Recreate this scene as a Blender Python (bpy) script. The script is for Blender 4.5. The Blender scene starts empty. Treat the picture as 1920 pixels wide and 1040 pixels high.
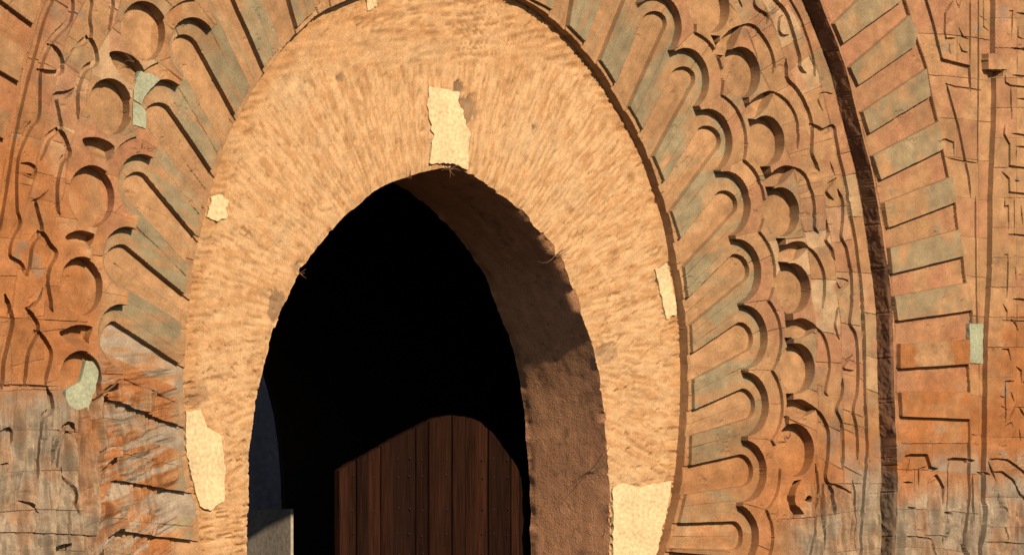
import bpy, math, random
import numpy as np
from mathutils.geometry import tessellate_polygon
from mathutils import Vector

# ------------------------------------------------------------------ camera, sky, sun, exposure
scene = bpy.context.scene
COL = scene.collection
S = 0.0048                      # metres per photograph pixel on the facade
AZ = math.radians(42.0)         # the photographer stands well to the left of the gate
DIST = 60.0
FPX = DIST / S
HOR = 1400.0                    # image row of the horizon (eye height)
EYE = 1.6
SA, CA = math.sin(AZ), math.cos(AZ)
CAM = np.array([-DIST * SA, -DIST * CA, EYE])

cam_data = bpy.data.cameras.new("camera")
cam_data.sensor_width = 36.0
cam_data.lens = FPX / 1920.0 * 36.0
cam_data.shift_y = (HOR - 520.0) / 1920.0
cam_data.clip_start = 1.0
cam_data.clip_end = 500.0
cam = bpy.data.objects.new("camera", cam_data)
cam.location = CAM
cam.rotation_euler = (math.radians(90), 0, -AZ)
COL.objects.link(cam)
scene.camera = cam

SUNV = Vector((-0.225, -1.0, 0.53)).normalized()      # towards the sun
world = bpy.data.worlds.new("World")
scene.world = world
world.use_nodes = True
nt = world.node_tree
bg = nt.nodes["Background"]
sky = nt.nodes.new("ShaderNodeTexSky")
sky.sky_type = 'NISHITA'
sky.sun_disc = False
sky.sun_elevation = math.asin(SUNV.z)
sky.sun_rotation = math.atan2(SUNV.x, SUNV.y)
nt.links.new(sky.outputs[0], bg.inputs[0])
bg.inputs[1].default_value = 0.05
sun_data = bpy.data.lights.new("sun", 'SUN')
sun_data.energy = 5.0
sun_data.angle = math.radians(0.5)
sun_data.color = (1.0, 0.75, 0.47)
sun = bpy.data.objects.new("sun", sun_data)
sun.rotation_euler = (-SUNV).to_track_quat('-Z', 'Y').to_euler()
sun.location = (-5, -20, 15)
COL.objects.link(sun)
scene.view_settings.view_transform = 'Standard'
scene.view_settings.look = 'None'
scene.view_settings.exposure = 0.90
scene.view_settings.gamma = 1.0
scene.view_settings.use_curve_mapping = False

# ------------------------------------------------------------------ photograph point -> place on the facade
def W(px, py, lev=0.0):
    """point at 'lev' units (of S metres) in front of the facade plane -> (X, Z)"""
    px = np.asarray(px, float); py = np.asarray(py, float)
    dx = SA * FPX + CA * (px - 960); dy = CA * FPX - SA * (px - 960); dz = HOR - py
    t = (-lev * S - CAM[1]) / dy
    return CAM[0] + t * dx, CAM[2] + t * dz
def P3(px, py, lev=0.0):
    x, z = W(px, py, lev)
    return (float(x), -lev * S, float(z))
def PROJ(x, z, lev=0.0):
    rx = x - CAM[0]; ry = -lev * S - CAM[1]
    dep = rx * SA + ry * CA; rr = rx * CA - ry * SA
    return 960 + FPX * rr / dep, HOR - FPX * (z - CAM[2]) / dep
def WP(pts, lev=0.0):
    a = np.array(pts, float); x, z = W(a[:, 0], a[:, 1], lev)
    return np.stack([x, z], 1)

# ------------------------------------------------------------------ numpy noise
_rng = np.random.RandomState(7)
_T = _rng.rand(4096).astype(np.float32)
def _h(ix, iy, s):
    n = (ix * 374761393 + iy * 668265263 + s * 69069) & 0x7fffffff
    n = ((n ^ (n >> 13)) * 1274126177) & 0x7fffffff
    return _T[(n ^ (n >> 16)) & 4095]
def vnoise(x, y, s=0):
    fx = np.floor(x); fy = np.floor(y)
    ix = fx.astype(np.int64); iy = fy.astype(np.int64)
    u = (x - fx).astype(np.float32); v = (y - fy).astype(np.float32)
    u = u * u * (3 - 2 * u); v = v * v * (3 - 2 * v)
    a = _h(ix, iy, s); b = _h(ix + 1, iy, s); c = _h(ix, iy + 1, s); d = _h(ix + 1, iy + 1, s)
    return (a + (b - a) * u) * (1 - v) + (c + (d - c) * u) * v
def fbm(x, y, s=0, o=4):
    r = 0; amp = 0.5; tot = 0
    for k in range(o):
        r = r + amp * vnoise(x * 2 ** k + 17.3 * k, y * 2 ** k - 9.1 * k, s + k); tot += amp; amp *= 0.55
    return r / tot
def sst(a, b, x):
    t = np.clip((x - a) / (b - a), 0, 1); return t * t * (3 - 2 * t)

def smooth(pts, n=4, closed=False):
    p = np.array(pts, float); out = []
    m = len(p)
    for i in range(m if closed else m - 1):
        if closed: a, b, c, d = p[(i - 1) % m], p[i], p[(i + 1) % m], p[(i + 2) % m]
        else: a, b, c, d = p[max(i - 1, 0)], p[i], p[i + 1], p[min(i + 2, m - 1)]
        for k in range(n):
            t = k / n
            out.append(0.5 * ((2 * b) + (c - a) * t + (2 * a - 5 * b + 4 * c - d) * t * t + (3 * b - a - 3 * c + d) * t ** 3))
    if not closed: out.append(p[-1])
    return np.array(out)

# ------------------------------------------------------------------ materials
def nd(t, ty, **kw):
    n = t.nodes.new(ty)
    for k, v in kw.items(): setattr(n, k, v)
    return n
def stone_material(name, bump=0.006, scale=55.0, rough=0.9, speck=0.22, attr=True, color=(.4, .3, .2), streak=None):
    m = bpy.data.materials.new(name); m.use_nodes = True
    t = m.node_tree; b = t.nodes["Principled BSDF"]
    b.inputs["Roughness"].default_value = rough
    b.inputs["Specular IOR Level"].default_value = 0.15
    geo = nd(t, "ShaderNodeNewGeometry")
    n1 = nd(t, "ShaderNodeTexNoise"); n1.inputs["Scale"].default_value = scale; n1.inputs["Detail"].default_value = 6
    n2 = nd(t, "ShaderNodeTexNoise"); n2.inputs["Scale"].default_value = scale * 0.12; n2.inputs["Detail"].default_value = 5
    if streak:
        mp = nd(t, "ShaderNodeMapping"); mp.inputs["Scale"].default_value = streak
        t.links.new(geo.outputs["Position"], mp.inputs["Vector"])
        t.links.new(mp.outputs[0], n1.inputs["Vector"]); t.links.new(mp.outputs[0], n2.inputs["Vector"])
    else:
        t.links.new(geo.outputs["Position"], n1.inputs["Vector"]); t.links.new(geo.outputs["Position"], n2.inputs["Vector"])
    if attr:
        c = nd(t, "ShaderNodeAttribute", attribute_name="tint"); src = c.outputs["Color"]
    else:
        c = nd(t, "ShaderNodeRGB"); c.outputs[0].default_value = (*color, 1); src = c.outputs[0]
    r1 = nd(t, "ShaderNodeMapRange"); r1.inputs[1].default_value = 0.3; r1.inputs[2].default_value = 0.7
    r1.inputs[3].default_value = 1 - speck; r1.inputs[4].default_value = 1 + speck
    t.links.new(n1.outputs[0], r1.inputs[0])
    r2 = nd(t, "ShaderNodeMapRange"); r2.inputs[1].default_value = 0.3; r2.inputs[2].default_value = 0.7
    r2.inputs[3].default_value = 0.86; r2.inputs[4].default_value = 1.14
    t.links.new(n2.outputs[0], r2.inputs[0])
    mu = nd(t, "ShaderNodeMath", operation='MULTIPLY'); t.links.new(r1.outputs[0], mu.inputs[0]); t.links.new(r2.outputs[0], mu.inputs[1])
    vm = nd(t, "ShaderNodeVectorMath", operation='SCALE'); t.links.new(src, vm.inputs[0]); t.links.new(mu.outputs[0], vm.inputs["Scale"])
    t.links.new(vm.outputs[0], b.inputs["Base Color"])
    bp = nd(t, "ShaderNodeBump"); bp.inputs["Strength"].default_value = 0.8; bp.inputs["Distance"].default_value = bump
    ad = nd(t, "ShaderNodeMath", operation='ADD'); t.links.new(n1.outputs[0], ad.inputs[0]); t.links.new(n2.outputs[0], ad.inputs[1])
    t.links.new(ad.outputs[0], bp.inputs["Height"]); t.links.new(bp.outputs[0], b.inputs["Normal"])
    return m
M_STONE = stone_material("carved_sandstone", bump=0.0025, scale=75, speck=0.20)
M_PLASTER = stone_material("weathered_plaster", bump=0.008, scale=70, speck=0.18)
M_PATCH = stone_material("smooth_plaster", bump=0.005, scale=30, speck=0.24, attr=False, color=(.37, .305, .20))
M_MINT = stone_material("pale_green_mortar", bump=0.005, scale=40, speck=0.2, attr=False, color=(.185, .21, .165))
M_WOOD = stone_material("dark_cedar_wood", bump=0.004, scale=18, speck=0.45, attr=False, color=(.0115, .0048, .0033), streak=(3, 3, .15), rough=0.95)
M_WOOD.node_tree.nodes['Principled BSDF'].inputs['Specular IOR Level'].default_value = 0.03
M_WOODS = [M_WOOD]
for nm, cc in (("worn_cedar_wood", (.0165, .0066, .0042)), ("black_cedar_wood", (.0080, .0036, .0027))):
    m_ = stone_material(nm, bump=0.004, scale=18, speck=0.45, attr=False, color=cc, streak=(3, 3, .15), rough=0.95)
    m_.node_tree.nodes['Principled BSDF'].inputs['Specular IOR Level'].default_value = 0.03
    M_WOODS.append(m_)
M_IRON = stone_material("rusty_iron", bump=0.001, attr=False, color=(.012, .008, .007), rough=0.9)
M_DARK = stone_material("shade_dark_interior", bump=0.003, scale=12, attr=False, color=(.018, .014, .013), rough=1)  # near-black albedo: darkness of the unlit chamber put into the colour
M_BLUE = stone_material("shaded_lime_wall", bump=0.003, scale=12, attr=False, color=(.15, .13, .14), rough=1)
M_PIER = stone_material("grey_plinth_stone", bump=0.003, scale=20, attr=False, color=(.28, .265, .25))
M_GROUND = stone_material("dusty_ground", bump=0.01, scale=8, attr=False, color=(.03, .02, .014))
M_WALL = stone_material("masonry_core", bump=0.01, scale=8, attr=False, color=(.16, .10, .06))
M_TWIG = stone_material("dry_twig", bump=0.001, attr=False, color=(.10, .06, .035))

# ------------------------------------------------------------------ object helpers
def new_obj(name, verts, faces, mat, parent=None, tint=None, smoothf=True, kind=None, label=None, crease=None):
    me = bpy.data.meshes.new(name)
    v = np.asarray(verts, np.float32)
    if isinstance(faces, np.ndarray):
        nf, k = faces.shape
        me.vertices.add(len(v)); me.vertices.foreach_set("co", v.ravel())
        me.loops.add(nf * k); me.loops.foreach_set("vertex_index", faces.astype(np.int32).ravel())
        me.polygons.add(nf)
        me.polygons.foreach_set("loop_start", np.arange(0, nf * k, k, dtype=np.int32))
        me.polygons.foreach_set("loop_total", np.full(nf, k, np.int32))
        me.polygons.foreach_set("use_smooth", np.full(nf, smoothf, bool))
        me.update(calc_edges=True)
    else:
        me.from_pydata([tuple(map(float, q)) for q in v], [], faces)
        if smoothf:
            me.polygons.foreach_set("use_smooth", np.full(len(me.polygons), True, bool))
        me.update()
    if tint is not None:
        a = me.color_attributes.new("tint", 'FLOAT_COLOR', 'POINT')
        c = np.ones((len(v), 4), np.float32); c[:, :3] = tint
        a.data.foreach_set("color", c.ravel())
    if crease: me.set_sharp_from_angle(angle=math.radians(crease))
    me.materials.append(mat)
    o = bpy.data.objects.new(name, me); COL.objects.link(o)
    if parent is not None: o.parent = parent
    if kind: o["kind"] = kind
    if label: o["label"] = label
    return o
def thing(name, label, cat, loc=(0, 0, 0), group=None):
    o = bpy.data.objects.new(name, None); COL.objects.link(o)
    o.location = (0, 0, 0); o.empty_display_size = 0.3
    o["label"] = label; o["category"] = cat
    if group: o["group"] = group
    return o
def prism(poly_xz, y0, y1, closed=True):
    """poly in (x,z); y0 = front, y1 = back"""
    p = [(float(a), float(b)) for a, b in poly_xz]; n = len(p)
    v = [(a, y0, b) for a, b in p] + [(a, y1, b) for a, b in p]
    tri = tessellate_polygon([[Vector((a, b, 0)) for a, b in p]])
    f = [tuple(t) for t in tri] + [tuple(n + k for k in reversed(t)) for t in tri]
    for i in range(n):
        j = (i + 1) % n; f.append((i, j, n + j, n + i))
    return v, f
def fix_normals(o):
    import bmesh
    bm = bmesh.new(); bm.from_mesh(o.data); bmesh.ops.recalc_face_normals(bm, faces=bm.faces[:]); bm.to_mesh(o.data); bm.free()
    return o
def box(x0, x1, y0, y1, z0, z1):
    v = [(x, y, z) for x in (x0, x1) for y in (y0, y1) for z in (z0, z1)]
    f = [(0, 1, 3, 2), (4, 6, 7, 5), (0, 4, 5, 1), (2, 3, 7, 6), (0, 2, 6, 4), (1, 5, 7, 3)]
    return v, f

# ================================================================== TRACED OUTLINES (photograph pixels)
B0 = [(398,1120),(384,1050),(372,1010),(372,971),(359,912),(351,863),(346,798),(346,732),(347,684),(349,627),(354,578),(358,545),
      (364,495),(373,452),(384,402),(394,366),(406,326),(423,272),(441,230),(464,190),(484,156),(498,135),(524,100),(550,71),
      (575,46),(600,26),(640,5),(700,-18),(780,-36),(850,-40),(920,-28),(984,0),(1016,19),(1043,40),(1068,63),(1093,90),
      (1120,123),(1142,154),(1160,187),(1181,221),(1194,246),(1207,271),(1220,302),(1233,340),(1246,378),(1256,413),
      (1264,451),(1271,495),(1278,532),(1283,565),(1288,610),(1290,665),(1291,718),(1290,766),(1286,826),(1282,872),
      (1276,923),(1266,965),(1255,1013),(1240,1060),(1215,1120)]
B1 = [(388,1120),(374,1050),(362,1010),(362,975),(350,915),(342,865),(337,800),(336,740),(337,690),(339,630),(342,590),(346,548),
      (353,498),(363,452),(378,388),(384,366),(396,325),(414,270),(434,228),(458,185),(477,152),(496,126),(522,93),(560,50),
      (589,22),(632,-8),(700,-32),(780,-50),(850,-54),(925,-42),(1002,0),(1037,19),(1068,48),(1099,79),(1127,113),(1156,156),
      (1183,200),(1206,243),(1227,292),(1247,339),(1260,396),(1276,445),(1284,500),(1291,556),(1297,606),(1300,661),
      (1302,713),(1302,768),(1298,820),(1296,870),(1287,928),(1275,980),(1262,1030),(1230,1120)]
IN = [(466,1300),(467,1040),(470,950),(470,870),(472,835),(478,785),(488,730),(500,680),(512,640),(522,605),(536,572),(548,545),
      (562,518),(590,475),(612,448),(640,415),(670,388),(700,361),(725,347),(760,335),(800,322),(825,316),(845,314),(870,320),
      (900,335),(930,355),(960,378),(985,402),(1010,432),(1035,465),(1058,500),(1074,535),(1087,570),(1100,605),(1112,640),
      (1122,680),(1130,720),(1136,770),(1140,820),(1145,900),(1147,960),(1147,1040),(1146,1300)]
LOBE_R = [(1000,-135,60),(1085,-85,60),(1166,-22,58),(1236,48,58),(1288,148,58),(1330,264,60),(1364,382,61),(1384,508,60),(1396,631,60),(1399,757,60),
          (1396,882,58),(1380,1005,60),(1362,1125,60)]
LOBE_L = [(510,-75,60),(436,-2,60),(364,92,59),(312,207,58),(267,347,58),(240,484,59),(230,629,59),(226,768,50),(232,905,50),(236,1040,50)]
FLUTE_R = [((1037,19),(1052,-100),(1072,-122),(1092,-95),(1068,46)),
           ((1099,79),(1147,-52),(1174,-66),(1183,-26),(1127,112)),
           ((1156,156),(1206,32),(1232,18),(1243,62),(1184,196)),
           ((1206,244),(1261,134),(1289,124),(1296,166),(1227,293)),
           ((1247,340),(1311,240),(1341,240),(1342,283),(1258,398)),
           ((1277,446),(1346,360),(1374,362),(1373,403),(1281,503)),
           ((1291,558),(1373,477),(1399,487),(1394,528),(1295,610)),
           ((1299,661),(1384,604),(1409,620),(1397,660),(1300,712)),
           ((1300,768),(1391,728),(1414,746),(1401,785),(1296,816)),
           ((1294,872),(1388,851),(1411,874),(1396,910),(1282,927)),
           ((1275,980),(1374,976),(1393,1002),(1380,1029),(1262,1026)),
           ((1255,1033),(1355,1042),(1374,1070),(1360,1100),(1235,1095))]
FLUTE_L = [((622,-10),(600,-110),(585,-130),(570,-100),(592,22)),
           ((558,50),(522,-80),(500,-105),(482,-50),(526,90)),
           ((496,126),(430,-22),(405,-42),(388,-10),(470,165)),
           ((442,215),(371,84),(336,66),(326,106),(416,268)),
           ((401,323),(316,199),(282,196),(277,240),(382,380)),
           ((370,445),(272,327),(242,326),(236,368),(356,500)),
           ((352,556),(237,460),(203,470),(205,520),(345,607)),
           ((335,680),(215,602),(192,622),(196,660),(332,728)),
           ((337,796),(196,742),(190,775),(194,806),(336,842)),
           ((353,922),(222,899),(205,930),(206,961),(358,968)),
           ((378,1014),(215,994),(205,1030),(210,1070),(380,1090))]
DISC = [(1332,12,50),(1391,136,48),(1437,264,47),(1466,397,46),(1486,540,47),(1494,690,47),(1491,843,50),
        (271,58,56),(207,200,53),(174,368,58),(155,536,55),(155,712,55)]
LEAF = [[(1392,48),(1376,52),(1361,63),(1349,80),(1341,100),(1350,108),(1362,106),(1376,88),(1386,66)],
        [(1450,173),(1438,171),(1420,180),(1405,195),(1393,214),(1403,222),(1420,218),(1436,203),(1445,187)],
        [(1489,314),(1475,310),(1460,314),(1446,325),(1433,343),(1440,350),(1456,348),(1471,340),(1485,324)],
        [(1515,463),(1508,454),(1492,452),(1473,459),(1459,474),(1462,488),(1481,490),(1498,483),(1510,470)],
        [(1531,613),(1520,603),(1503,596),(1487,600),(1472,612),(1474,632),(1493,634),(1512,630),(1526,620)],
        [(1530,766),(1518,756),(1503,748),(1487,749),(1475,760),(1478,779),(1505,781),(1522,774)],
        [(207,98),(228,97),(252,108),(270,131),(262,144),(246,158),(226,140),(210,114)],
        [(154,261),(173,257),(194,261),(215,275),(209,292),(200,303),(181,295),(163,278)],
        [(122,443),(138,434),(156,432),(181,441),(177,455),(169,466),(146,464),(129,452)],
        [(113,623),(135,611),(156,609),(179,613),(172,632),(170,648),(142,648),(123,635)]]
NOTCH = [[(1332,66),(1350,68),(1349,82),(1343,88)],[(1348,102),(1366,104),(1360,121)],[(1390,181),(1405,183),(1405,198),(1397,203)],
         [(1401,222),(1418,224),(1418,234),(1408,249)],[(1424,312),(1444,312),(1446,326),(1436,337)],[(1435,350),(1452,350),(1452,362),(1442,376)],
         [(1455,446),(1473,446),(1473,460),(1462,472)],[(1458,490),(1478,492),(1476,504),(1462,504)],[(1470,584),(1486,584),(1487,601),(1472,612)],
         [(1470,633),(1488,632),(1488,646),(1476,652)],[(1474,737),(1488,737),(1488,750),(1476,760)],[(1471,779),(1480,779),(1480,795),(1473,796)],
         [(1289,-4),(1306,0),(1298,17)],
         [(1503,898),(1490,901),(1480,916),(1476,935),(1480,952),(1491,970),(1503,963),(1495,946),(1492,928),(1496,912)],
         [(1506,938),(1508,930),(1514,928),(1520,932),(1519,939),(1512,941)]]
GROOVE = [  # (points, width, depth) on the interlaced ring
 ([(1385,0),(1391,13)],7,7),([(1415,-5),(1416,14),(1439,31),(1437,44)],7,8),
 ([(1440,-15),(1451,0),(1471,23),(1482,50),(1492,83),(1499,108),(1499,127),(1511,137)],9,9),
 ([(1470,-15),(1478,0),(1496,31),(1511,69),(1521,102),(1528,142)],9,6),
 ([(1392,48),(1413,52),(1428,69),(1442,92),(1450,121),(1449,137)],9,8),
 ([(1466,30),(1461,38),(1460,58),(1467,68),(1478,66)],6,7),
 ([(1474,112),(1475,148),(1492,167),(1505,188),(1517,216),(1522,243),(1521,274),(1522,293),(1536,320)],9,9),
 ([(1450,173),(1472,189),(1488,212),(1495,239),(1495,278)],7,7),
 ([(1561,176),(1543,175),(1534,187),(1543,208)],4,4),([(1524,233),(1543,246),(1561,239),(1565,258),(1572,293),(1585,348),(1592,392),(1602,444),
   (1608,488),(1612,518),(1616,568),(1620,643),(1621,737),(1624,795),(1624,860),(1620,898),(1618,967),(1614,1050)],9,8),
 ([(1556,304),(1565,329)],4,5),([(1489,314),(1508,331),(1519,356),(1525,377),(1527,408),(1527,427),(1535,437)],8,8),
 ([(1571,356),(1579,381),(1579,415),(1576,443),(1585,465),(1590,490),(1596,518),(1597,565),(1593,606),(1603,626),(1607,653),(1608,698),
   (1606,733),(1599,770),(1606,806),(1608,860)],8,8),
 ([(1567,335),(1552,350),(1550,363),(1563,375)],7,8),([(1550,413),(1552,435),(1548,451),(1558,467),(1565,487)],8,8),
 ([(1515,463),(1531,483),(1543,509),(1546,538),(1543,576)],8,8),([(1570,521),(1591,528),(1578,541),(1570,530)],4,4),
 ([(1572,578),(1565,609),(1574,636)],7,6),([(1531,613),(1543,630),(1551,653),(1555,689),(1547,731),(1552,742)],7,7),
 ([(1599,666),(1583,681),(1583,693),(1600,694)],5,6),([(1580,710),(1578,737),(1567,766),(1578,795),(1580,833),(1580,878)],8,8),
 ([(1530,766),(1545,791),(1553,814),(1551,860),(1547,896),(1562,925),(1566,971)],9,9),
 ([(1556,905),(1580,915),(1592,925)],5,6),
 ([(135,-10),(135,0),(131,37),(108,63),(92,83),(80,110),(74,135),(73,173),(71,218),(56,238),(38,276),(31,305),(29,343),(29,370),(31,398),(36,418),
   (21,447),(17,481),(37,495),(48,514)],8,7),
 ([(171,-10),(171,0),(166,35),(168,67),(142,87)],8,7),([(168,67),(181,113),(160,129),(148,158),(144,190),(147,222)],8,8),
 ([(213,-5),(206,29),(204,56)],8,7),([(96,83),(110,100),(116,119),(113,135),(92,137),(77,129)],7,8),
 ([(138,167),(125,177),(104,182),(110,218),(112,240),(90,259),(77,299)],8,7),([(112,240),(129,284),(115,303),(106,343),(106,380),(112,402)],8,8),
 ([(90,357),(75,372),(60,376)],4,7),([(67,375),(69,398),(77,431),(60,456),(54,495),(51,516)],8,8),
 ([(77,431),(92,460),(104,475),(92,498),(88,529),(94,569),(99,584)],8,8),
 ([(40,306),(56,308),(66,316),(64,328),(52,326)],5,6),([(142,87),(128,105),(120,125)],3,3),
 ([(10,553),(19,588),(21,607),(12,646),(4,684),(3,728)],8,9),([(50,578),(60,594),(69,617),(52,655),(46,694),(45,721)],8,8),
 ([(71,619),(92,652),(94,671),(87,703),(86,723)],7,8),([(80,540),(72,562),(50,580)],4,6),
 ([(104,-10),(90,12),(77,48),(63,100),(48,154),(38,195),(25,257),(15,315),(6,372),(-5,440)],9,7),
 ([(98,876),(101,831),(121,798),(141,798),(150,831),(144,857)],6,8),([(106,876),(108,837),(124,811),(136,812)],4,5),
 ([(114,876),(131,916),(146,961)],6,7),([(88,726),(95,765),(78,788),(77,863),(76,905)],7,8),([(0,808),(20,806),(22,828),(16,840)],6,7),
 ([(46,938),(75,961)],5,10),([(0,722),(40,722),(92,724)],3,3),([(0,998),(120,1002),(190,1006)],3,3),([(131,1022),(108,1042)],14,14),
 ([(212,1030),(196,1044)],12,14),([(360,1016),(372,1020)],14,14),
([(0,870),(12,868)],5,7),
 ([(1545,880),(1540,960),(1548,1050)],6,6),([(1530,870),(1535,930),(1525,990),(1520,1050)],6,6),([(1598,900),(1606,960),(1604,1040)],5,5)]
# right-hand boundary between interlaced ring and outer voussoir ring (upper edge of the step)
B3R = [(1440,-160),(1480,-100),(1510,-55),(1536,0),(1553,40),(1571,88),(1583,120),(1596,173),(1609,225),(1619,264),(1635,324),(1643,368),(1650,410),
       (1656,450),(1665,509),(1671,560),(1674,610),(1676,680),(1678,780),(1681,820),(1682,869),(1681,962),(1678,1050),(1676,1120)]
B3L = [(110,-60),(79,0),(65,48),(52,96),(38,163),(33,200),(22,250),(4,330),(-15,420),(-40,600),(-50,1120)]
B4 = [(1640,-160),(1680,-60),(1697,0),(1706,29),(1722,79),(1738,127),(1748,182),(1759,228),(1768,280),(1779,330),(1791,379),(1797,427),(1806,479),
      (1811,525),(1820,560),(1824,600),(1817,636),(1817,690),(1820,735),(1820,832),(1820,1120)]
PANEL3 = [[(1564,44),(1580,82),(1640,38),(1690,2),(1680,-30),(1609,0)],
          [(1594,126),(1609,160),(1715,87),(1720,60),(1706,29)],
          [(1617,210),(1630,250),(1745,180),(1737,129)],
          [(1637,292),(1651,337),(1768,280),(1759,228)],
          [(1657,380),(1665,427),(1792,379),(1785,331)],
          [(1668,465),(1673,513),(1806,480),(1798,430)],
          [(1677,555),(1683,601),(1824,581),(1814,530)],
          [(1687,644),(1687,690),(1817,682),(1817,636)],
          [(1689,735),(1692,780),(1820,785),(1819,735)],
          [(-80,-60),(62,46),(80,-10),(20,-80)],[(-80,20),(46,92),(36,154),(-80,84)],[(-90,150),(20,214),(8,262),(-90,210)]]
GROOVE3 = [
 ([(1726,-20),(1734,0),(1748,46),(1764,113),(1815,126),(1818,171)],7,10),([(1773,157),(1785,203),(1796,240),(1803,278),(1815,331),(1819,370)],6,7),
 ([(1785,3),(1771,23),(1769,60),(1772,74),(1789,72)],5,6),([(1796,53),(1803,69),(1815,74)],4,5),([(1779,83),(1778,94),(1782,102)],4,5),([(1797,83),(1803,97),(1815,99)],4,5),
 ([(1817,0),(1817,120)],5,5),([(1833,-10),(1833,120),(1832,305)],5,6),([(1828,370),(1828,440),(1829,560),(1832,640)],5,5),([(1800,0),(1796,15),(1790,0)],3,4),
 ([(1836,30),(1848,38)],3,5),([(1843,-10),(1843,50),(1852,58)],3,4),
 ([(1702,854),(1741,855),(1748,878),(1762,878)],9,10),([(1782,861),(1825,863)],9,10),([(1743,906),(1759,892),(1773,915),(1771,943)],7,9),
 ([(1726,915),(1726,880),(1745,872)],4,5),([(1698,903),(1716,904)],5,9),([(1710,858),(1704,885)],3,5),([(1785,862),(1780,880),(1782,980)],4,4),
 ([(1823,890),(1822,980)],6,7),([(1776,961),(1790,961)],7,9),([(1712,950),(1720,952)],6,8),([(1768,985),(1764,1010),(1772,1035)],8,8),([(1782,998),(1790,1004)],5,8),
 ([(1700,1005),(1752,1010),(1756,1040)],4,5),([(1815,1020),(1820,1040)],6,9),([(1738,1003),(1782,1005)],3,4),
 ([(1771,157),(1790,163),(1840,170)],3,4),([(1757,266),(1772,262),(1786,268),(1787,292)],4,5),([(1775,296),(1800,302),(1832,306)],3,4)]
GROOVEF = [ # frieze at the right margin
 ([(1891,21),(1898,21),(1896,67)],4,6),([(1908,24),(1930,28)],4,6),([(1909,46),(1909,70),(1920,74)],3,5),([(1896,90),(1935,96)],5,7),
 ([(1884,136),(1886,155),(1896,161),(1935,165)],4,6),([(1898,141),(1935,145)],4,6),([(1896,162),(1897,224)],4,6),([(1907,100),(1907,136)],3,5),
 ([(1908,185),(1935,188)],4,6),([(1884,234),(1882,252),(1893,271),(1893,312),(1935,318)],5,7),([(1897,250),(1935,256)],4,6),
 ([(1906,274),(1935,278)],4,6),([(1906,274),(1906,300)],4,6),([(1879,322),(1892,335),(1893,361),(1935,366)],5,7),([(1904,338),(1910,340)],6,7),
 ([(1884,370),(1884,388),(1891,386),(1891,430)],4,6),([(1891,439),(1935,443)],4,6),([(1902,365),(1902,436)],3,4),([(1915,386),(1918,420)],4,6),
 ([(1884,477),(1890,477),(1888,559)],4,6),([(1881,569),(1888,584),(1888,600)],4,6),([(1900,560),(1935,564)],5,7),([(1896,598),(1904,606),(1910,620)],5,8),
 ([(1903,500),(1905,525)],4,5),([(1880,600),(1935,603)],3,4),([(1879,654),(1891,655),(1896,675)],4,6),([(1885,714),(1902,714)],4,6),([(1885,716),(1886,791)],4,6),
 ([(1906,687),(1915,695),(1915,716)],5,7),([(1896,735),(1902,752)],5,8),([(1892,786),(1900,770),(1904,760)],4,6),([(1910,762),(1925,785)],4,6),([(1884,798),(1896,792),(1900,800)],3,5),
 ([(1918,716),(1935,718)],5,7),([(1876,742),(1884,745)],4,6),([(1878,760),(1888,768)],4,5),([(1856,860),(1889,862),(1912,878),(1930,896)],5,7),([(1862,884),(1879,885),(1898,899),(1912,922),(1926,946)],5,7),
 ([(1842,884),(1856,889)],6,8),([(1853,866),(1860,885),(1868,902)],5,7),([(1874,925),(1876,950),(1884,965)],4,5),([(1880,990),(1884,1012)],10,5),
 ([(1850,1015),(1935,1020)],3,4),([(1912,806),(1914,825)],6,7)]
B5 = [(1862,-120),(1866,0),(1866,100),(1868,150),(1868,210),(1864,300),(1861,380),(1861,460),(1857,560),(1852,640),(1851,760),(1849,860),(1848,960),(1845,1040),(1844,1120)]

# ================================================================== HEIGHT FIELD OF THE CARVED FACE
DX, DZ = 0.0070, 0.0056
x0, _ = W(-75, 500); x1, _ = W(1960, 500)
z1 = max(W(1960, -10)[1], W(-40, -10)[1]); z0 = min(W(1960, 1048)[1], W(-40, 1048)[1])
xs = np.arange(x0, x1, DX); zs = np.arange(float(z0), float(z1), DZ)
NX, NZ = len(xs), len(zs)
GX, GZ = np.meshgrid(xs, zs)          # [row z, col x]
GX = GX.astype(np.float64); GZ = GZ.astype(np.float64)
wob = 0.6 * S
QX = GX + wob * (fbm(GX * 7, GZ * 7, 3, 3) - .5) * 2
QZ = GZ + wob * (fbm(GX * 7, GZ * 7, 9, 3) - .5) * 2
PX, PY = PROJ(GX, GZ, 45.0)           # rough photograph position of each point (used for colour zones only)

def bbox_slices(poly, m):
    i0 = max(int((poly[:, 0].min() - m - xs[0]) / DX), 0); i1 = min(int((poly[:, 0].max() + m - xs[0]) / DX) + 2, NX)
    j0 = max(int((poly[:, 1].min() - m - zs[0]) / DZ), 0); j1 = min(int((poly[:, 1].max() + m - zs[0]) / DZ) + 2, NZ)
    if i1 <= i0 or j1 <= j0: return None
    return slice(j0, j1), slice(i0, i1)
def seg_dist(X, Z, pts, closed):
    d2 = np.full(X.shape, 1e9); n = len(pts)
    for i in range(n if closed else n - 1):
        a = pts[i]; b = pts[(i + 1) % n]; ab = b - a; L = ab @ ab + 1e-12
        t = np.clip(((X - a[0]) * ab[0] + (Z - a[1]) * ab[1]) / L, 0, 1)
        d2 = np.minimum(d2, (X - a[0] - t * ab[0]) ** 2 + (Z - a[1] - t * ab[1]) ** 2)
    return np.sqrt(d2)
def inside(X, Z, pts):
    c = np.zeros(X.shape, bool); n = len(pts)
    for i in range(n):
        a = pts[i]; b = pts[(i + 1) % n]
        if a[1] == b[1]: continue
        m = ((a[1] > Z) != (b[1] > Z)) & (X < (b[0] - a[0]) * (Z - a[1]) / (b[1] - a[1]) + a[0])
        c ^= m
    return c
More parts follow.
